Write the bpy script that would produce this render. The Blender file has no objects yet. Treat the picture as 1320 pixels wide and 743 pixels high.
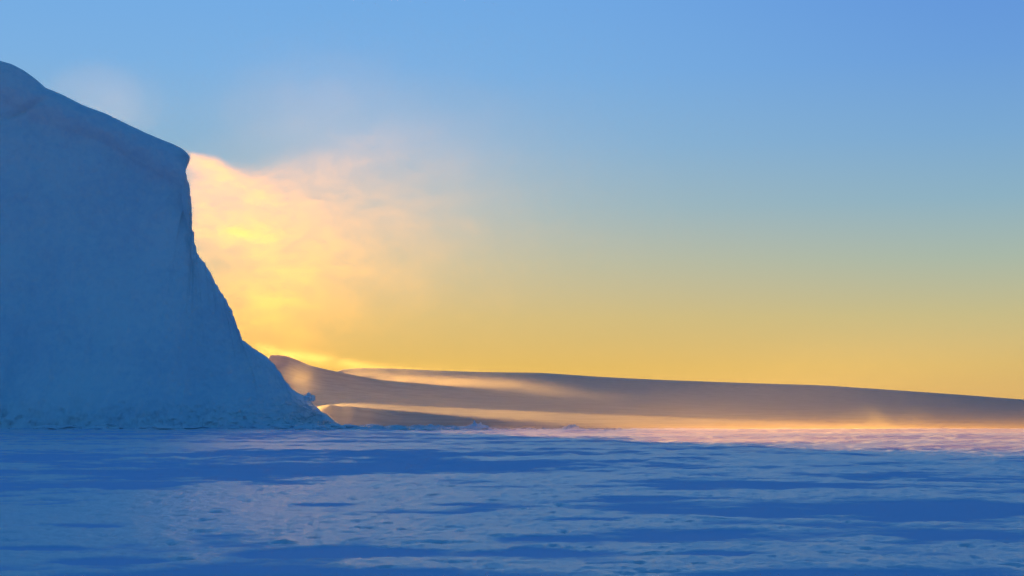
import bpy, math, random
import numpy as np
from mathutils import Vector, Matrix

sc = bpy.context.scene
col = sc.collection
rad = math.radians

# ------------------------------------------------------------------ camera
F = 1813.0                       # focal length in photo pixels (1320 wide)
CAM = Vector((0, 0, 2.5))
PITCH = math.atan(166.5 / F)     # horizon at photo row 538
cd = bpy.data.cameras.new('camera')
cam = bpy.data.objects.new('camera', cd)
col.objects.link(cam)
cam.location = CAM
cam.rotation_euler = (math.pi / 2 + PITCH, 0, 0)
cd.sensor_width = 36
cd.lens = 36 * F / 1320
cd.clip_start = 0.1
cd.clip_end = 60000
sc.camera = cam
cP, sP = math.cos(PITCH), math.sin(PITCH)


def ray(px, py):
    """direction with y component 1 through photo pixel (px, py)"""
    dx, dz = (px - 660) / F, (371.5 - py) / F
    y = cP - dz * sP
    return np.array([dx / y, 1.0, (sP + dz * cP) / y])


def at(px, py, Y):
    r = ray(px, py)
    return np.array([CAM.x + r[0] * Y, Y, CAM.z + r[2] * Y])


# ------------------------------------------------------------------ sun direction
s = ray(60, 491)
SUN = Vector(s).normalized()
SUN_EL = math.asin(SUN.z)
SUN_AZ = math.atan2(SUN.x, SUN.y)       # from +Y towards +X

# ------------------------------------------------------------------ numpy noise
rng = np.random.RandomState(7)
PERM = np.concatenate([rng.permutation(256)] * 3)
G3 = rng.normal(size=(256, 3))
G3 /= np.linalg.norm(G3, axis=1)[:, None]


def perlin(x, y, z):
    x, y, z = np.broadcast_arrays(*(np.asarray(a, float) for a in (x, y, z)))
    xi, yi, zi = np.floor(x).astype(int), np.floor(y).astype(int), np.floor(z).astype(int)
    xf, yf, zf = x - xi, y - yi, z - zi
    u, v, w = (t * t * t * (t * (t * 6 - 15) + 10) for t in (xf, yf, zf))
    out = 0
    for a in (0, 1):
        wx = u if a else 1 - u
        for b in (0, 1):
            wy = v if b else 1 - v
            for c in (0, 1):
                wz = w if c else 1 - w
                h = PERM[PERM[PERM[(xi + a) & 255] + ((yi + b) & 255)] + ((zi + c) & 255)]
                g = G3[h]
                out = out + wx * wy * wz * (g[..., 0] * (xf - a) + g[..., 1] * (yf - b) + g[..., 2] * (zf - c))
    return out * 1.5


def fbm(x, y, z, o=4, gain=0.5):
    r, a = 0, 1.0
    for k in range(o):
        r = r + a * perlin(x * 2 ** k + 13.7 * k, y * 2 ** k + 5.1 * k, z * 2 ** k + 9.3 * k)
        a *= gain
    return r


def sstep(a, b, x):
    t = np.clip((x - a) / (b - a), 0, 1)
    return t * t * (3 - 2 * t)


# ------------------------------------------------------------------ mesh helper
def grid_mesh(name, blocks, mat, smooth=True):
    """blocks: list of (rows, cols, 3) arrays, linked as ONE mesh object"""
    vs, fs, n = [], [], 0
    for B in blocks:
        r, c = B.shape[:2]
        vs.append(B.reshape(-1, 3))
        i = np.arange(r * c).reshape(r, c) + n
        fs.append(np.stack([i[:-1, :-1], i[:-1, 1:], i[1:, 1:], i[1:, :-1]], -1).reshape(-1, 4))
        n += r * c
    V, Q = np.concatenate(vs), np.concatenate(fs)
    me = bpy.data.meshes.new(name)
    me.vertices.add(len(V))
    me.vertices.foreach_set('co', V.astype(np.float32).ravel())
    me.loops.add(len(Q) * 4)
    me.loops.foreach_set('vertex_index', Q.astype(np.int32).ravel())
    me.polygons.add(len(Q))
    me.polygons.foreach_set('loop_start', np.arange(len(Q), dtype=np.int32) * 4)
    me.polygons.foreach_set('loop_total', np.full(len(Q), 4, dtype=np.int32))
    me.update(calc_edges=True)
    me.validate()
    me.polygons.foreach_set('use_smooth', np.full(len(me.polygons), smooth, dtype=bool))
    me.materials.append(mat)
    o = bpy.data.objects.new(name, me)
    col.objects.link(o)
    return o


def tag(o, label=None, cat=None, group=None, kind=None):
    if label: o['label'] = label
    if cat: o['category'] = cat
    if group: o['group'] = group
    if kind: o['kind'] = kind
    return o


# ------------------------------------------------------------------ node expressions
class X:
    """a float socket or number that builds Math nodes"""
    def __init__(self, nt, v): self.nt, self.v = nt, v
    def _op(self, op, *a):
        n = self.nt.nodes.new('ShaderNodeMath'); n.operation = op
        for k, t in enumerate((self,) + a):
            t = t.v if isinstance(t, X) else t
            if isinstance(t, (int, float)): n.inputs[k].default_value = t
            else: self.nt.links.new(t, n.inputs[k])
        return X(self.nt, n.outputs[0])
    def __add__(s, o): return s._op('ADD', o)
    __radd__ = __add__
    def __sub__(s, o): return s._op('SUBTRACT', o)
    def __rsub__(s, o): return X(s.nt, float(o))._op('SUBTRACT', s)
    def __mul__(s, o): return s._op('MULTIPLY', o)
    __rmul__ = __mul__
    def __truediv__(s, o): return s._op('DIVIDE', o)
    def __neg__(s): return s * -1.0
    def exp(s): return X(s.nt, math.e)._op('POWER', s)
    def sqrt(s): return s._op('SQRT')
    def max(s, o): return s._op('MAXIMUM', o)
    def min(s, o): return s._op('MINIMUM', o)
    def abs(s): return s._op('ABSOLUTE')
    def asin(s): return s._op('ARCSINE')
    def pow(s, o): return s._op('POWER', o)
    def ss(s, a, b, lo=0.0, hi=1.0):
        n = s.nt.nodes.new('ShaderNodeMapRange'); n.interpolation_type = 'SMOOTHSTEP'
        s.nt.links.new(s.v, n.inputs[0])
        for k, t in enumerate((a, b, lo, hi)): n.inputs[k + 1].default_value = t
        return X(s.nt, n.outputs[0])
    def curve(s, pts):
        """piecewise curve through (x, y) points, smooth"""
        xs = [p[0] for p in pts]; ys = [p[1] for p in pts]
        x0, x1, y0, y1 = min(xs), max(xs), min(ys), max(ys)
        if y1 == y0: y1 = y0 + 1
        n = s.nt.nodes.new('ShaderNodeFloatCurve')
        c = n.mapping.curves[0]
        P = [((a - x0) / (x1 - x0), (b - y0) / (y1 - y0)) for a, b in pts]
        c.points[0].location = P[0]; c.points[1].location = P[-1]
        for p in P[1:-1]: c.points.new(*p)
        n.mapping.update()
        t = ((s - x0) / (x1 - x0)).max(0.0).min(1.0)
        s.nt.links.new(t.v, n.inputs[1])
        return X(s.nt, n.outputs[0]) * (y1 - y0) + y0


def xyz(nt, sock):
    n = nt.nodes.new('ShaderNodeSeparateXYZ'); nt.links.new(sock, n.inputs[0])
    return [X(nt, n.outputs[k]) for k in range(3)]


def noise(nt, x, y, z, scale, detail=4, rough=0.55, dist=0.0):
    c = nt.nodes.new('ShaderNodeCombineXYZ')
    for k, t in enumerate((x, y, z)): nt.links.new(t.v, c.inputs[k])
    n = nt.nodes.new('ShaderNodeTexNoise')
    nt.links.new(c.outputs[0], n.inputs['Vector'])
    n.inputs['Scale'].default_value = scale
    n.inputs['Detail'].default_value = detail
    n.inputs['Roughness'].default_value = rough
    n.inputs['Distortion'].default_value = dist
    return X(nt, n.outputs[0])


def new_mat(name):
    m = bpy.data.materials.new(name); m.use_nodes = True
    nt = m.node_tree; nt.nodes.clear()
    out = nt.nodes.new('ShaderNodeOutputMaterial')
    return m, nt, out


def lin(*c):
    f = lambda v: v / 12.92 if v <= 0.04045 else ((v + 0.055) / 1.055) ** 2.4
    return tuple(f(v / 255) for v in c) + (1.0,)


# ------------------------------------------------------------------ world
w = bpy.data.worlds.new('World'); sc.world = w; w.use_nodes = True
nt = w.node_tree; bg = nt.nodes['Background']
geo = nt.nodes.new('ShaderNodeTexCoord')
dx, dy, dz = xyz(nt, geo.outputs['Generated'])
el = dz.max(-1.0).min(1.0).asin() * (180 / math.pi)
hx, hy = math.sin(SUN_AZ), math.cos(SUN_AZ)
hlen = (dx * dx + dy * dy).sqrt().max(0.001)
caz = (dx * hx + dy * hy) / hlen


def ramp(stops, top=40.0):
    n = nt.nodes.new('ShaderNodeValToRGB')
    cr = n.color_ramp
    cr.interpolation = 'B_SPLINE' if False else 'LINEAR'
    for k, (e, c) in enumerate(stops):
        if k < 2: p = cr.elements[k]; p.position = e / top
        else: p = cr.elements.new(e / top)
        p.color = lin(*c)
    nt.links.new((el / top).max(0.0).min(1.0).v, n.inputs[0])
    return n.outputs[0]


def mixc(f, a, b):
    n = nt.nodes.new('ShaderNodeMix'); n.data_type = 'RGBA'
    if isinstance(f, X): nt.links.new(f.v, n.inputs[0])
    else: n.inputs[0].default_value = f
    nt.links.new(a, n.inputs[6]); nt.links.new(b, n.inputs[7])
    return n.outputs[2]


near = ramp([(0, (226, 176, 84)), (2, (224, 184, 96)), (4, (214, 188, 124)), (6.2, (192, 188, 158)),
             (8.5, (163, 184, 188)), (11, (141, 180, 210)), (14, (124, 176, 225)), (17, (115, 171, 228)),
             (25, (72, 142, 205)), (40, (32, 98, 166))])
side = ramp([(0, (226, 178, 106)), (2, (218, 185, 112)), (4, (198, 187, 136)), (6.2, (169, 184, 168)),
             (8.5, (141, 177, 195)), (11, (123, 169, 210)), (14, (107, 158, 218)), (17, (97, 149, 219)),
             (25, (62, 124, 192)), (40, (31, 94, 160))])
back = ramp([(0, (74, 130, 178)), (5, (68, 130, 182)), (12, (55, 123, 182)), (25, (45, 114, 174)), (40, (31, 94, 154))])
front = mixc(caz.ss(0.77, 1.0), side, near)
skyc = mixc(caz.ss(-0.15, 0.72), back, front)
sk = nt.nodes.new('ShaderNodeTexSky'); sk.sky_type = 'NISHITA'; sk.sun_disc = False
sk.sun_elevation = SUN_EL; sk.sun_rotation = SUN_AZ
sk.dust_density = 0.4; sk.ozone_density = 4.0
scl = nt.nodes.new('ShaderNodeMix'); scl.data_type = 'RGBA'; scl.blend_type = 'MULTIPLY'
scl.inputs[0].default_value = 1
nt.links.new(skyc, scl.inputs[6]); scl.inputs[7].default_value = (1.65, 1.65, 1.65, 1)   # brings the ramp to the sky texture's scale
nt.links.new(mixc(0.004, scl.outputs[2], sk.outputs[0]), bg.inputs[0])
bg.inputs[1].default_value = 0.1

sun_d = bpy.data.lights.new('sun', 'SUN')
sun_d.energy = 5.0
sun_d.angle = rad(0.5)
sun_d.color = (1.0, 0.53, 0.10)
sun = bpy.data.objects.new('sun', sun_d); col.objects.link(sun)
sun.rotation_euler = SUN.to_track_quat('Z', 'Y').to_euler()
sun.location = (-60, 200, 120)


# ------------------------------------------------------------------ snow materials
def snow_material(name, ground=False, dark=(0.70, 0.76, 0.84, 1), light=(0.84, 0.86, 0.88, 1)):
    m, nt, out = new_mat(name)
    p = nt.nodes.new('ShaderNodeBsdfPrincipled')
    nt.links.new(p.outputs[0], out.inputs[0])
    g = nt.nodes.new('ShaderNodeNewGeometry')
    x, y, z = xyz(nt, g.outputs['Position'])

    def mixcol(f, a, b):
        n = nt.nodes.new('ShaderNodeMix'); n.data_type = 'RGBA'
        nt.links.new(f.v, n.inputs[0])
        for k, t in ((6, a), (7, b)):
            if isinstance(t, tuple): n.inputs[k].default_value = t
            else: nt.links.new(t, n.inputs[k])
        return n.outputs[2]

    def bump(h, strength, dist, prev=None):
        n = nt.nodes.new('ShaderNodeBump')
        n.inputs['Strength'].default_value = strength; n.inputs['Distance'].default_value = dist
        nt.links.new(h.v, n.inputs['Height'])
        if prev: nt.links.new(prev, n.inputs['Normal'])
        return n.outputs[0]

    if ground:
        # wind crust lies in sheets over smoother snow coloured a darker blue
        an = nt.nodes.new('ShaderNodeAttribute'); an.attribute_name = 'crust'
        crust = X(nt, an.outputs['Fac'])
        speck = noise(nt, x, y * 0.8, z, 5.0, 6, 0.75)
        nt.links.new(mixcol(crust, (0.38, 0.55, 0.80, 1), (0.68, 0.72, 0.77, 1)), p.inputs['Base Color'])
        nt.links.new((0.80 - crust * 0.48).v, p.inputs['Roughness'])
        p.inputs['Specular IOR Level'].default_value = 0.85
        b1 = bump(speck * (crust * 0.85 + 0.15), 0.5, 0.07)
        nt.links.new(b1, p.inputs['Normal'])
    else:
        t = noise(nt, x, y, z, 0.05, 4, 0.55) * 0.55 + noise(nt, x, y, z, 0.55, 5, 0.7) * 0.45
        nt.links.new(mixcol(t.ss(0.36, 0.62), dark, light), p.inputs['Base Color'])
        p.inputs['Roughness'].default_value = 0.8
        p.inputs['Specular IOR Level'].default_value = 0.2
        b1 = bump(noise(nt, x, y, z, 1.3, 6, 0.75), 0.6, 0.6)
        nt.links.new(b1, p.inputs['Normal'])
    return m


M_cliff = snow_material('cliff_snow')
M_ground = snow_material('wind_crusted_snow', True)
M_hill = snow_material('hill_snow', False, (0.42, 0.34, 0.29, 1), (0.54, 0.46, 0.40, 1))   # brown puts the warm sunlit drift over the hill into the snow colour

# ------------------------------------------------------------------ the snow plain: one sheet to the horizon
ang = np.concatenate([np.arange(-180, -26, 3.0), np.arange(-26, 26, 0.075), np.arange(26, 180.1, 3.0)])
rr = [2.0]
while rr[-1] < 30000:
    q = rr[-1]
    rr.append(q * (1.02 if q < 12 else 1.0045 if q < 60 else 1.006 if q < 330 else 1.012 if q < 900 else 1.08))
rr = np.array(rr)
A, R = np.meshgrid(np.radians(ang), rr)
gx, gy = R * np.sin(A), R * np.cos(A)

# smooth, darker blue hollows between sheets of wind crust: (column, row, half width, half height) as seen in the photo
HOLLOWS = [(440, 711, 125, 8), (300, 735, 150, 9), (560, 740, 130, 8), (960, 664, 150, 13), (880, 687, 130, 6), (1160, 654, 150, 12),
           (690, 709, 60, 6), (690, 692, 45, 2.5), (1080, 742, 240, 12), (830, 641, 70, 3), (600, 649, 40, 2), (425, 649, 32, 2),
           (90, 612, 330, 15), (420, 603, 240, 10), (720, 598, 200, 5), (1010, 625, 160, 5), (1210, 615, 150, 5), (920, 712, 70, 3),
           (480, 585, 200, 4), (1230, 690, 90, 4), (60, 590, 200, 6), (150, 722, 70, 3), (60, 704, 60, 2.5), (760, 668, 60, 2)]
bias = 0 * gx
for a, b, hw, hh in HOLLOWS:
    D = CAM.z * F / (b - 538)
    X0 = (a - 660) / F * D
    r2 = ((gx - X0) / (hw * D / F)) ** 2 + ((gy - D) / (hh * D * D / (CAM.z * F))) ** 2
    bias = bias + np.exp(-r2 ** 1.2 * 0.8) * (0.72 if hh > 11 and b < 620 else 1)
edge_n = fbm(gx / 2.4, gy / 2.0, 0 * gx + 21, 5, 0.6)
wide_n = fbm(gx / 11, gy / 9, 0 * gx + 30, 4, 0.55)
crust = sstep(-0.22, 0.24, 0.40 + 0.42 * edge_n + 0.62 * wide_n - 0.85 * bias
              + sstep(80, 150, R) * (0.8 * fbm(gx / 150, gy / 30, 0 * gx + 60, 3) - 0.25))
fade = 1 - sstep(380, 900, R)
far = sstep(35, 85, R)
nearw = 1 - sstep(60, 140, R)
tiny = fbm(gx / 0.55, gy / 0.5, 0 * gx + 3, 4, 0.6)
pits = -np.clip(fbm(gx / 0.9, gy / 0.8, 0 * gx + 41, 4, 0.6) - 0.42, 0, 1)
gz = 0.035 * fbm(gx / 7, gy / 5, 0 * gx, 3) + nearw * crust * (0.022 + 0.032 * tiny + 0.15 * pits + 0.02 * edge_n)
sas = 1 - np.abs(fbm(gx / 26, gy / 14, 0 * gx + 8, 4, 0.55)) * 2
gz = gz + far * (0.05 * sas + 0.07 * fbm(gx / 60, gy / 34, 0 * gx + 5, 3) + 0.12 * fbm(gx / 2.6, gy / 3.4, 0 * gx + 3, 4))
gz = gz + sstep(90, 220, R) * 0.22 * fbm(gx / 170, gy / 24, 0 * gx + 77, 4, 0.5)
gz = gz * fade
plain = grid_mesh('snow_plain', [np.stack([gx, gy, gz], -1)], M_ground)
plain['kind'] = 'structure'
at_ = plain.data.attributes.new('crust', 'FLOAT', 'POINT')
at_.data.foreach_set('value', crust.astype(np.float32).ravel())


# ------------------------------------------------------------------ the ice cliff
def poly(pts, n, jitter=0):
    """resample a polyline of photo pixels to n points by arc length"""
    P = np.array(pts, float)
    d = np.r_[0, np.cumsum(np.linalg.norm(np.diff(P, axis=0), axis=1))]
    t = np.linspace(0, d[-1], n)
    return np.stack([np.interp(t, d, P[:, 0]), np.interp(t, d, P[:, 1])], -1)


def chaikin(pts, k=2):
    P = np.array(pts, float)
    for _ in range(k):
        a, b = P[:-1], P[1:]
        Q = np.empty((2 * len(a), 2)); Q[0::2] = a * .75 + b * .25; Q[1::2] = a * .25 + b * .75
        P = np.vstack([P[:1], Q, P[-1:]])
    return P


TOP = [(-420, 60), (-250, 40), (-120, 52), (-50, 64), (0, 78), (22, 86), (40, 97), (54, 109), (58, 113), (75, 120), (110, 137),
       (150, 153), (180, 168), (205, 179), (226, 187), (238, 194), (244, 201)]
SIDE = [(244, 201), (245, 206), (242, 213), (239, 219), (240, 226), (244, 240), (247, 262), (247, 285), (250, 308), (252, 322),
        (261, 337), (270, 349), (276, 362), (286, 378), (296, 395), (303, 410), (307, 424), (309, 436),
        (322, 446), (338, 456), (348, 463), (360, 480), (371, 495), (380, 505), (388, 509), (398, 511), (403, 520), (411, 528), (424, 538), (438, 547)]
NT, NS = 330, 330
Ot = poly(chaikin(TOP, 2), NT)
Os = poly(chaikin(SIDE, 1), NS)
O = np.vstack([Ot, Os[1:]])
n_s = len(O)
sT = np.linspace(0, 1, NT); sS = np.linspace(0, 1, NS)[1:]
# jagged broken edge on the steep side, smooth wind-packed top
jx = 2.8 * fbm(Os[1:, 1] / 9, 0 * sS, 0 * sS + 2, 4, 0.6) * np.minimum(1, 6 * sS)
jx *= np.where(Os[1:, 1] < 470, 1, 0.8)
O[NT:, 0] += jx
O[:NT, 1] += 0.8 * fbm(Ot[:, 0] / 30, 0 * sT, 0 * sT, 2)
Bpx = np.r_[-420 + (150 + 420) * sT, 150 + (440 - 150) * sS ** 0.8]
D_out = np.r_[335 + 0 * sT, 335 - 30 * sS ** 1.5]
D_foot = np.r_[303 + 0 * sT, 303 + 0 * sS]
D_foot = D_foot + 3.0 * fbm(Bpx / 70, 0 * Bpx, 0 * Bpx, 2) + 1.2 * perlin(Bpx / 13, 0 * Bpx, 0 * Bpx + 4)
D_foot = np.minimum(D_foot, D_out - 0.0)
OUT = np.array([at(a, b, d) for (a, b), d in zip(O, D_out)])
FOOT = np.array([at(a, 548, d) for a, d in zip(Bpx, D_foot)]); FOOT[:, 2] = -0.6
NV = 200
v = np.linspace(0, 1, NV) ** 1.25
V, S = np.meshgrid(v, np.arange(n_s), indexing='ij')
# profile: steep upper face, flaring toe
Hh = (OUT[:, 2] - FOOT[:, 2])[None]
fl = V ** 2.4 * 0.75 + 0.25 * V                 # how far forward
P = np.empty(V.shape + (3,))
P[..., 0] = OUT[None, :, 0] * (1 - V) + FOOT[None, :, 0] * V
P[..., 2] = OUT[None, :, 2] * (1 - V) + FOOT[None, :, 2] * V
P[..., 1] = OUT[None, :, 1] * (1 - fl) + FOOT[None, :, 1] * fl
drop = Hh * V                                    # metres below the rim
x_, y_, z_ = P[..., 0], P[..., 1], P[..., 2]
rim = sstep(0, 2.5, drop)                        # no displacement at the rim itself
foot = sstep(0.0, 0.02, 1 - V)
# cornice cap: bulges forward under the rim, then a shallow hollow
topw = np.r_[np.ones(NT), np.clip(1 - sS * 4, 0, 1)][None]
depth_c = 8.5 + 3.5 * perlin(x_ / 22, 0 * x_, 0 * x_ + 4)
cap = np.sin(np.clip(drop / depth_c, 0, 1) * math.pi) ** 0.8 * 2.0
hollow = np.exp(-((drop - depth_c * 1.25) / 3.2) ** 2) * 1.0
P[..., 1] += (-cap + hollow) * topw
# the dome at the far left hangs over a broken crease
cx, cz = at(22, 137, 330)[0], at(22, 137, 330)[2]
crease = np.exp(-((z_ - cz - 0.35 * (x_ - cx)) / 0.8) ** 2) * np.exp(-((x_ - cx) / 5.5) ** 2)
P[..., 1] += crease * 1.4
# flutes and lumps
nz = 1.6 * fbm(x_ / 24, y_ / 24, z_ / 34, 4) + 0.6 * fbm(x_ / 5, y_ / 5, z_ / 7, 5, 0.6)
P[..., 1] += nz * rim * foot
# blocky rubble at the toe
toe = sstep(9.0 + 4 * perlin(x_ / 14, 0 * x_, 0 * x_ + 1), 1.5, z_) * foot * rim
rub = fbm(x_ / 3.8, y_ / 3.8, z_ / 2.4, 4, 0.6)
rub = np.round(rub * 5) / 5 * 0.6 + rub * 0.4
P[..., 1] -= toe * (rub * 1.5)
P[..., 2] += toe * 0.5 * fbm(x_ / 2, y_ / 2, z_ / 2 + 7, 3)
P[-1, :, 2] = -0.8
# back: runs away from the rim, turned off the sun so its shaded prow stays behind this edge
tb = np.r_[0, np.linspace(0.01, 1, 40) ** 1.5]
Bk = np.empty((len(tb) + 1, n_s, 3))
for k, t in enumerate(tb):
    Bk[k, :, 0] = OUT[:, 0] - 0.62 * 170 * t
    Bk[k, :, 1] = OUT[:, 1] + 170 * t
    Bk[k, :, 2] = OUT[:, 2] * (1 - 0.35 * t * t)
    if k: Bk[k, :, 2] -= 0.05 * np.minimum(t * 170, 6)
    if k > 3: Bk[k, :, 2] += 1.0 * fbm(Bk[k, :, 0] / 20, Bk[k, :, 1] / 20, 0 * OUT[:, 0], 3) * min(1, t * 3) - 0.6 * min(1, t * 3)
Bk[-1] = Bk[-2]; Bk[-1, :, 2] = -1
cliff = grid_mesh('ice_cliff', [P, Bk[:, ::-1]], M_cliff)
tag(cliff, 'tall blue shaded snow and ice cliff with rounded overhanging rim at the left', 'ice cliff')

# ------------------------------------------------------------------ hills


def hill(name, crest, D, Dfoot, px0, px1, n, apron=False):
    xs = np.linspace(px0, px1, n)
    C = np.array(crest, float)
    ys = np.interp(xs, C[:, 0], C[:, 1])
    ker = np.hanning(25); ker /= ker.sum()
    ys = np.convolve(np.pad(ys, 12, 'edge'), ker, 'valid')
    cr = np.array([at(a, b, D) for a, b in zip(xs, ys)])
    a_ = 0.5 if apron else 0.20
    bank = 0 * xs if apron else 4.6 * sstep(380, 418, xs) * (1 - sstep(440, 570, xs)) * (1 + 0.25 * perlin(xs / 23, 0 * xs, 0 * xs))      # low bank added at the left foot to hide a sunlit patch
    rows = []
    ts = np.linspace(0, 1, 90) ** 1.6
    for t in ts:
        Y = Dfoot + (D - Dfoot) * t
        X_ = ray(0, 371.5)[0] * 0 + cr[:, 0] / D * Y
        prof = a_ * t + (1 - a_) * t ** 4
        Z = np.maximum(cr[:, 2], -1) * prof - 0.35 * (1 - t) ** 160 + 0.25 * min(1, t * 30)
        Z = Z + bank * sstep(0, 0.085, np.array(t)) * (1 - sstep(0.2, 0.45, np.array(t)))
        Z = Z + 0.9 * fbm(X_ / 160, Y / 90 + 0 * X_, 0 * X_ + D, 4) * math.sin(math.pi * min(1, t)) * min(1, t * 3) ** 2 * np.clip(cr[:, 2] / 30, 0, 1)
        rows.append(np.stack([X_, 0 * X_ + Y, Z], -1))
    for t in np.linspace(0.03, 1, 20):
        Y = D + 900 * t
        X_ = cr[:, 0] / D * Y
        Z = cr[:, 2] * (1 - t) ** 1.4 - 1.0 * t
        rows.append(np.stack([X_, 0 * X_ + Y, Z], -1))
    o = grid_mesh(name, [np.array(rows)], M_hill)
    o['kind'] = 'structure'
    return o


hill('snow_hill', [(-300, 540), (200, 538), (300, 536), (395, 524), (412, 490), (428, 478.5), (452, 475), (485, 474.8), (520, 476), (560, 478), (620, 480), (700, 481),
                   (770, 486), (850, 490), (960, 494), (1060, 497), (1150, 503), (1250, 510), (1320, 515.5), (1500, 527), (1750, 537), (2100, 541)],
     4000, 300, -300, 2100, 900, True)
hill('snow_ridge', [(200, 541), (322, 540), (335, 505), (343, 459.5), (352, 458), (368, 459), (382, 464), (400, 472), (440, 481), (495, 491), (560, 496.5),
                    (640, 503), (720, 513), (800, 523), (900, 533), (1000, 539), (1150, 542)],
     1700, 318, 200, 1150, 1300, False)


# ------------------------------------------------------------------ ice blocks at the foot
def ice_block(name, px, py_base, D, wpx, hpx, seed, label, depth=1.0):
    r = np.random.RandomState(seed)
    c = at(px, py_base, D)
    k = D / F
    W, H = wpx * k / 2, hpx * k
    nu, nv = 48, 26
    u = np.linspace(0, 2 * math.pi, nu)
    t = np.linspace(0, 1, nv)
    U, T = np.meshgrid(u, t)
    ph = T * math.pi / 2
    # rough superellipsoid lump with broken facets
    e = 0.7
    cu, su = np.sign(np.cos(U)) * np.abs(np.cos(U)) ** e, np.sign(np.sin(U)) * np.abs(np.sin(U)) ** e
    rr_ = np.cos(ph) ** 0.75
    X_ = W * cu * rr_; Y_ = W * depth * su * rr_; Z_ = H * np.sin(ph)
    q = fbm(X_ / W * 1.3 + seed, Y_ / W * 1.3, Z_ / H * 1.3, 4, 0.6)
    q = np.round(q * 4) / 4 * 0.5 + q * 0.5
    f = 1 + 0.45 * q * np.minimum(1, 3 * (1 - T) + 0.25)
    X_, Y_, Z_ = X_ * f + 0.15 * W * T, Y_ * f, Z_ * (1 + 0.35 * q)
    X_[:, -1] = X_[:, 0]; Y_[:, -1] = Y_[:, 0]; Z_[:, -1] = Z_[:, 0]
    o = grid_mesh(name, [np.stack([X_, Y_, Z_ - 0.15 * H], -1)], M_cliff)
    o.location = (c[0], c[1], max(0, c[2]) if c[2] > 0.6 else 0)
    return tag(o, label, 'ice block')


ice_block('ice_block', 398, 516, 307, 13, 9, 3, 'small upright ice block perched on the low shoulder at the right end of the cliff', 1.0)


def mound(name, px, D, wpx, hpx, seed, label, peak=0.0, depth=0.7, sharp=1.0):
    """a broken heap of ice: a height field over an uneven oval footprint"""
    c = at(px, 548, D); k = D / F
    W, H = wpx * k / 2, hpx * k
    u = np.linspace(0, 2 * math.pi, 73); t = np.linspace(0, 1, 44)
    U, T = np.meshgrid(u, t)
    Rm = 1 + 0.25 * fbm(np.cos(U) * 0.9 + seed, np.sin(U) * 0.9, 0 * U, 3)
    X_, Y_ = W * T * Rm * np.cos(U), W * depth * T * Rm * np.sin(U)
    base = (1 - T ** 1.6) ** (1.2 * sharp)
    q = fbm(X_ / W * 2.6 + seed, Y_ / W * 2.6, 0 * X_ + seed, 5, 0.62)
    blk = np.abs(fbm(X_ / W * 4 + seed, Y_ / W * 3, 0 * X_ + 3, 3))
    Z_ = H * base * (0.55 + 1.0 * q + 0.55 * blk + 0.35 * fbm(X_ / 0.9, Y_ / 0.9, 0 * X_ + seed, 4, 0.65)) + peak * k * np.exp(-(((X_ / W) - 0.12) / 0.16) ** 2 - (Y_ / (W * 0.3)) ** 2) * (1 + 0.5 * q)
    for A_ in (X_, Y_, Z_): A_[:, -1] = A_[:, 0]
    o = grid_mesh(name, [np.stack([X_, Y_, Z_ - 0.12], -1)], M_cliff)
    o.location = (c[0], D, 0)
    return tag(o, label, 'ice mound')


mound('ice_mound', 616, 290, 56, 8.5, 33, 'peaked ice heap rising from the rubble line well right of the cliff', 0, 0.7, 1.5)
mound('ice_mound', 736, 300, 40, 5, 8, 'small isolated ice heap farthest right on the pale plain', 2.5)
mound('ice_mound', 486, 285, 92, 6, 11, 'broad dark blue ice heap just right of the cliff tail')
mound('ice_mound', 552, 293, 120, 6, 21, 'wide low ridge of broken ice between the cliff tail and the peaked heap')

# low broken rubble strewn along the foot, too fine to count
rb = []
rs = np.random.RandomState(4)
for k in range(620):
    px = rs.uniform(-150, 500) if k < 300 else rs.uniform(400, 800)
    D = rs.uniform(278, 303) if k < 300 else rs.uniform(275, 304)
    c = at(px, 548, D)
    s_ = rs.uniform(0.12, 0.5) * (2.4 if rs.rand() < 0.16 and px < 640 else 0.9) * (0.7 if px > 640 else 1)
    u = np.linspace(0, 2 * math.pi, 9); t = np.linspace(0, 1, 5)
    U, T = np.meshgrid(u, t)
    f = 1 + 0.35 * rs.normal(size=U.shape); f[:, -1] = f[:, 0]
    X_ = c[0] + s_ * 2.2 * np.cos(U) * np.cos(T * 1.57) * f; Y_ = D + s_ * 1.5 * np.sin(U) * np.cos(T * 1.57) * f
    Z_ = s_ * np.sin(T * 1.57) * (0.8 + 0.3 * rs.rand()) - 0.05
    rb.append(np.stack([X_, Y_, Z_], -1))
tag(grid_mesh('snow_rubble', rb, M_cliff, False), 'low crumbled snow rubble strewn along the foot of the cliff', kind='stuff')


# ------------------------------------------------------------------ air and blowing snow
def volume_mat(name, build, color=(1, 1, 1), g=0.72, step=0.4):
    m, nt, out = new_mat(name)
    p = nt.nodes.new('ShaderNodeVolumePrincipled')
    p.inputs['Color'].default_value = tuple(color) + (1,)
    p.inputs['Anisotropy'].default_value = g
    nt.links.new(p.outputs[0], out.inputs['Volume'])
    if callable(build):
        gm = nt.nodes.new('ShaderNodeNewGeometry')
        tc = nt.nodes.new('ShaderNodeTexCoord')
        d = build(nt, xyz(nt, gm.outputs['Position']), xyz(nt, tc.outputs['Object']))
        nt.links.new(d.max(0.0).v, p.inputs['Density'])
        m.cycles.volume_step_rate = step
    else:
        p.inputs['Density'].default_value = build
        m.cycles.homogeneous_volume = True
    return m


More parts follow.
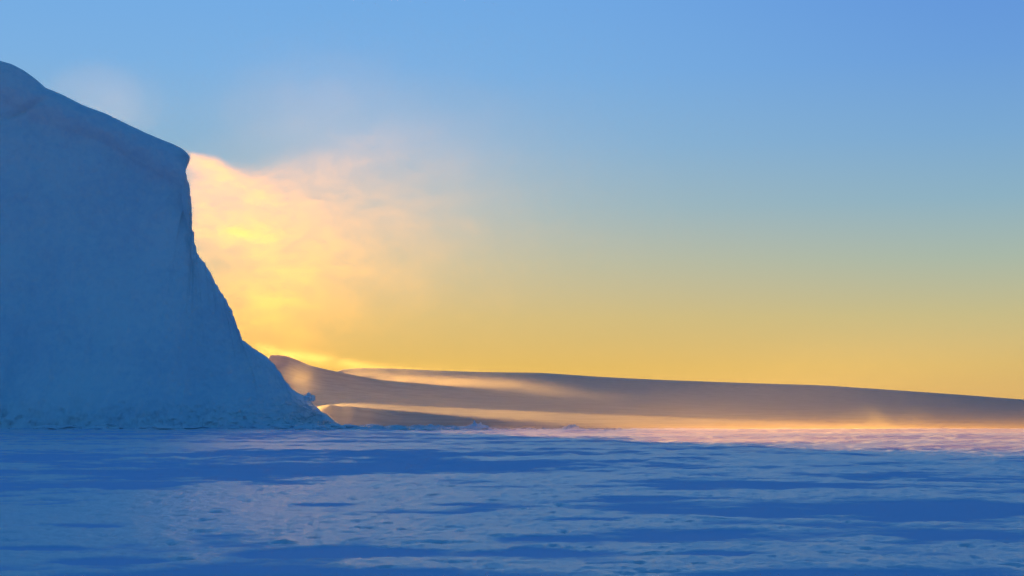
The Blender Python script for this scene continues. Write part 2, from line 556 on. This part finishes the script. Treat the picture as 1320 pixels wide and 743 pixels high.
def hull(name, centre, radii, mat, nu=48, nv=24):
    """a smooth closed ellipsoid; its material thins out to nothing towards the surface"""
    u = np.linspace(0, 2 * math.pi, nu); t = np.linspace(-math.pi / 2, math.pi / 2, nv)
    U, T = np.meshgrid(u, t)
    o = grid_mesh(name, [np.stack([np.cos(U) * np.cos(T), np.sin(U) * np.cos(T), np.sin(T)], -1)], mat)
    import bmesh
    bm = bmesh.new(); bm.from_mesh(o.data); bmesh.ops.remove_doubles(bm, verts=bm.verts, dist=1e-4)
    bm.to_mesh(o.data); bm.free()
    o.location = centre; o.scale = radii
    return o


# haze
HZ = 0
def box(name, lo, hi, mat):
    me = bpy.data.meshes.new(name)
    vs = [(x, y, z) for x in (lo[0], hi[0]) for y in (lo[1], hi[1]) for z in (lo[2], hi[2])]
    me.from_pydata(vs, [], [(0, 1, 3, 2), (4, 6, 7, 5), (0, 4, 5, 1), (2, 3, 7, 6), (0, 2, 6, 4), (1, 5, 7, 3)])
    me.materials.append(mat)
    o = bpy.data.objects.new(name, me); col.objects.link(o)
    return o


if HZ:
    tag(box('haze', (-3200, -300, -2.5), (3200, 3600, 130), volume_mat('haze_air', HZ, (1, 1, 1), 0.5)),
        'thin drifting snow haze over the whole plain', kind='stuff')

# main plume torn off the rim
LIP = at(244, 201, 335)


LOBES = [(258, 205, 20, 12, 0.46, 0.4), (282, 220, 32, 16, 0.40, 0.4), (315, 252, 60, 34, 0.26, 0.2), (306, 296, 40, 18, 0.52, 0.05),
         (260, 272, 18, 45, 0.24, 0.0), (365, 275, 75, 60, 0.18, 0.1), (430, 310, 105, 95, 0.105, 0.0), (415, 212, 80, 24, 0.06, -0.1),
         (350, 385, 85, 75, 0.26, 0.0), (520, 290, 130, 110, 0.09, 0.0)]


def plume(nt, wp, op):
    x, y, z = wp[0] - float(LIP[0]), wp[1] - float(LIP[1]), wp[2] - float(LIP[2])
    r = (op[0] * op[0] + op[1] * op[1] + op[2] * op[2]).sqrt()
    bound = r.ss(0.55, 0.98, 1, 0)
    # turbulence bends every lobe and tears it into wisps
    w1 = noise(nt, x, y, z, 0.07, 3, 0.55)
    w2 = noise(nt, x + 40.0, y, z, 0.07, 3, 0.55)
    xx, zz = x + (w1 - 0.5) * 9.0, z + (w2 - 0.5) * 9.0
    wisp = noise(nt, xx * 0.5 + zz * 0.35, y * 0.7, zz - xx * 0.15, 0.21, 5, 0.72).ss(0.40, 0.66)
    top = x.curve([(-5, 2.2), (-2, 1.6), (3, 0.3), (8, -0.8), (14, -2.6), (20, -1.6), (27, -0.4), (36, 3), (45, 6), (60, 9), (110, 16)])
    e = x.max(0.0)
    under = ((top - zz * 0.7 - z * 0.3) / (0.7 + e * 0.09)).ss(-0.8, 1.0)
    k = 335.0 / F
    tot = None
    for a, b, sx, sz, amp, tilt in LOBES:
        c = at(a, b, 335) - LIP
        u, v = xx - float(c[0]), zz - float(c[2])
        v = v + u * tilt
        gsn = (-((u / (sx * k)).pow(2.0) + (v / (sz * k)).pow(2.0))).exp() * amp
        tot = gsn if tot is None else tot + gsn
    c = at(590, 265, 335) - LIP
    veil = (-(((x - float(c[0])) / (230 * k)).pow(2.0) + ((zz - float(c[2])) / (135 * k)).pow(2.0))).exp() * 0.125
    c = at(430, 150, 335) - LIP
    upper = (-(((xx - float(c[0])) / (140 * k)).pow(2.0) + ((zz - float(c[2]) + (xx - float(c[0])) * 0.2) / (75 * k)).pow(2.0))).exp() * 0.095
    s_ = 5.0 + e * 0.18
    yy = (-((y / s_).pow(2.0))).exp() / s_ * 7.0
    core = tot * under * (wisp * 0.95 + 0.22) * 8.0
    thin = veil * (wisp * 0.5 + 0.5) + upper * (wisp * 0.7 + 0.3)
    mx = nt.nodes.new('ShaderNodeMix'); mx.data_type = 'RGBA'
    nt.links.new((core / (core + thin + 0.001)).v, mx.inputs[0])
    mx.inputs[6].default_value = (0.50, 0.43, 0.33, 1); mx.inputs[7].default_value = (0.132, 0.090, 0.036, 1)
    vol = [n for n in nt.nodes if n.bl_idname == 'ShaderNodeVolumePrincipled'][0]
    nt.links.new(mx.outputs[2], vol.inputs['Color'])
    return (core + thin) * yy * bound * 0.0112


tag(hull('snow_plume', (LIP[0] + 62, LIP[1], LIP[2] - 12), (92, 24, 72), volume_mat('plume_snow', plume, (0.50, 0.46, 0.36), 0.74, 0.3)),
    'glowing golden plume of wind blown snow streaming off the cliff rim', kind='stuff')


def puff(name, px, py, D, rpx, rpz, ry, dens, nscale, label, lo=0.3, hi=0.7, inner=0.0, g=0.72, step=0.4, rise=0.0):
    k = D / F
    c = at(px, py, D)

    def f(nt, wp, op):
        r = (op[0] * op[0] + op[1] * op[1] + op[2] * op[2]).sqrt()
        n = noise(nt, wp[0], wp[1], wp[2], nscale, 4, 0.6, 0.5)
        d = r.ss(inner, 0.97, 1, 0) * n.ss(lo, hi)
        if rise: d = d * (-(wp[2].max(0.0) / rise)).exp()
        return d * dens
    return tag(hull(name, c, (rpx * k, ry, rpz * k), volume_mat(name + '_snow', f, (0.5, 0.46, 0.38), g, step)), label, kind='stuff')


puff('snow_wisp', 135, 132, 350, 115, 80, 12, 0.0017, 0.07, 'faint pinkish wisp of snow lifting off the top of the cliff', lo=0.15, hi=0.85)
puff('snow_puff', 388, 492, 335, 40, 34, 8, 0.0055, 0.12, 'orange puff of snow rising behind the notch at the right end of the cliff')
puff('snow_puff', 1142, 541, 292, 78, 44, 14, 0.035, 0.13, 'pink puff of snow kicked up at the foot of the hill at right', lo=0.38, rise=2.4)


def stream(name, pts, D, half, dens, depth, label, sig, fade_pts, g=0.74):
    """a long ribbon of drift following a line of photo pixels at distance D"""
    k = D / F
    C = [at(a, b, D) for a, b in pts]
    xs = [float(c[0]) for c in C]; zs = [float(c[2]) for c in C]
    # tube mesh round the line
    n = 60
    xx = np.linspace(xs[0], xs[-1], n); zz = np.interp(xx, xs, zs)
    u = np.linspace(0, 2 * math.pi, 20)
    ends = np.sqrt(np.clip(1 - np.linspace(-1, 1, n) ** 6, 0.0004, 1))
    T = np.empty((n, 20, 3))
    T[..., 0] = xx[:, None]
    T[..., 1] = D + depth * np.cos(u)[None] * ends[:, None]
    T[..., 2] = zz[:, None] + half * k * np.sin(u)[None] * ends[:, None]

    def f(nt, wp, op):
        x, y, z = wp
        n1 = noise(nt, x * 0.35, y * 0.3, z, 0.06, 4, 0.6, 0.6)
        zc = x.curve(list(zip(xs, zs)))
        h = (z - zc) / (sig * k) + (n1 - 0.5) * 1.2
        prof = (-(h * h)).exp()
        fx = x.curve([(float(at(a, 480, D)[0]), b) for a, b in fade_pts])
        yy = (-(((y - D) / (depth * 0.5)).pow(2.0))).exp()
        edge = ((z - zc) / (half * k)).abs().ss(0.5, 0.95, 1, 0)
        return prof * fx * yy * edge * n1.ss(0.28, 0.62) * dens
    o = grid_mesh(name, [T], volume_mat(name + '_snow', f, (0.5, 0.46, 0.37), g, 0.25))
    return tag(o, label, kind='stuff')


stream('crest_drift', [(325, 448), (380, 458), (430, 466), (480, 474), (540, 478), (640, 478)], 1850, 16, 0.0011, 60,
       'bright yellow snow drift pouring over the hill crest beside the cliff', 6, [(325, 0.5), (370, 0.9), (430, 1), (500, 0.6), (560, 0.25), (640, 0)])
stream('slope_drift', [(440, 482), (500, 488), (560, 492), (620, 493), (680, 499), (740, 508), (800, 518), (860, 528), (920, 534)], 1850, 26, 0.0017, 60,
       'golden ribbon of drifting snow behind the near ridge beside the cliff', 7,
       [(440, 0.1), (500, 0.9), (570, 1), (630, 0.6), (680, 0.25), (720, 0.06), (760, 0), (920, 0)])
stream('slope_drift', [(560, 490), (620, 493), (680, 500), (740, 508), (800, 517), (860, 527), (920, 534)], 520, 30, 0.0022, 25,
       'pale orange ribbon of drifting snow sinking down the hill slope near the middle', 9,
       [(560, 0), (620, 0.4), (680, 1), (740, 0.9), (800, 0.5), (860, 0.2), (920, 0)])


def hill_air(nt, wp, op):
    x, y, z = wp
    n1 = noise(nt, x * 0.5, y, z * 1.5, 0.03, 4, 0.55)
    r = (op[0] * op[0] + op[1] * op[1] + op[2] * op[2]).sqrt()
    return r.ss(0.5, 0.98, 1, 0) * n1.ss(0.25, 0.75, 0.35, 1.0) * (-(z.max(0.0) / 11.0)).exp() * x.ss(10, 130, 0.0003, 0.0019)


tag(hull('hill_drift', (130, 370, 0), (340, 110, 40), volume_mat('hill_drift_snow', hill_air, (0.5, 0.45, 0.40), 0.72, 0.5)),
    'thin veil of drifting snow in front of the low hill', kind='stuff')

# low drift hugging the plain at the foot of the hill
def low(nt, wp, op):
    x, y, z = wp
    n1 = noise(nt, x * 0.05, y * 0.4, z * 0.3, 0.085, 4, 0.65)
    n2 = noise(nt, x, y, z, 0.02, 1, 0.5)
    r = (op[0] * op[0] + op[1] * op[1]).sqrt()
    line = (-(((y - 292.0) / 16.0).pow(2.0))).exp() * x.ss(30, 75) * (-(z.max(0.0) / 0.9)).exp() * (n2.ss(0.3, 0.65) * 0.6 + 0.4) * 0.012
    return line * r.ss(0.6, 0.98, 1, 0) * op[2].ss(0.5, 0.95, 1, 0) + r.ss(0.6, 0.98, 1, 0) * (-(z.max(0.0) / 0.9)).exp() * op[2].ss(0.5, 0.95, 1, 0) * n1.ss(0.42, 0.66) * (n2.ss(0.3, 0.6) * 0.7 + 0.3) * 0.017 * y.ss(120, 270, 1.0, 0.12) * y.ss(48, 92, 0.0, 1.0) * x.ss(-15, 35, 0.12, 1.0)


tag(hull('ground_drift', (75, 190, 0), (270, 180, 7), volume_mat('ground_drift_snow', low, (0.60, 0.45, 0.27), 0.72, 0.3)),
    'low lit snow drift hugging the plain at the foot of the hill', kind='stuff')

# ------------------------------------------------------------------ render settings
sc.view_settings.view_transform = 'Standard'
sc.view_settings.look = 'None'
sc.view_settings.exposure = 2.6
sc.view_settings.gamma = 1.0
sc.cycles.use_denoising = True
sc.cycles.use_adaptive_sampling = True
sc.cycles.adaptive_threshold = 0.02
sc.cycles.max_bounces = 6
sc.cycles.diffuse_bounces = 3
sc.cycles.glossy_bounces = 2
sc.cycles.volume_bounces = 0
sc.cycles.sample_clamp_indirect = 5.0
sc.cycles.caustics_reflective = False
sc.cycles.caustics_refractive = False
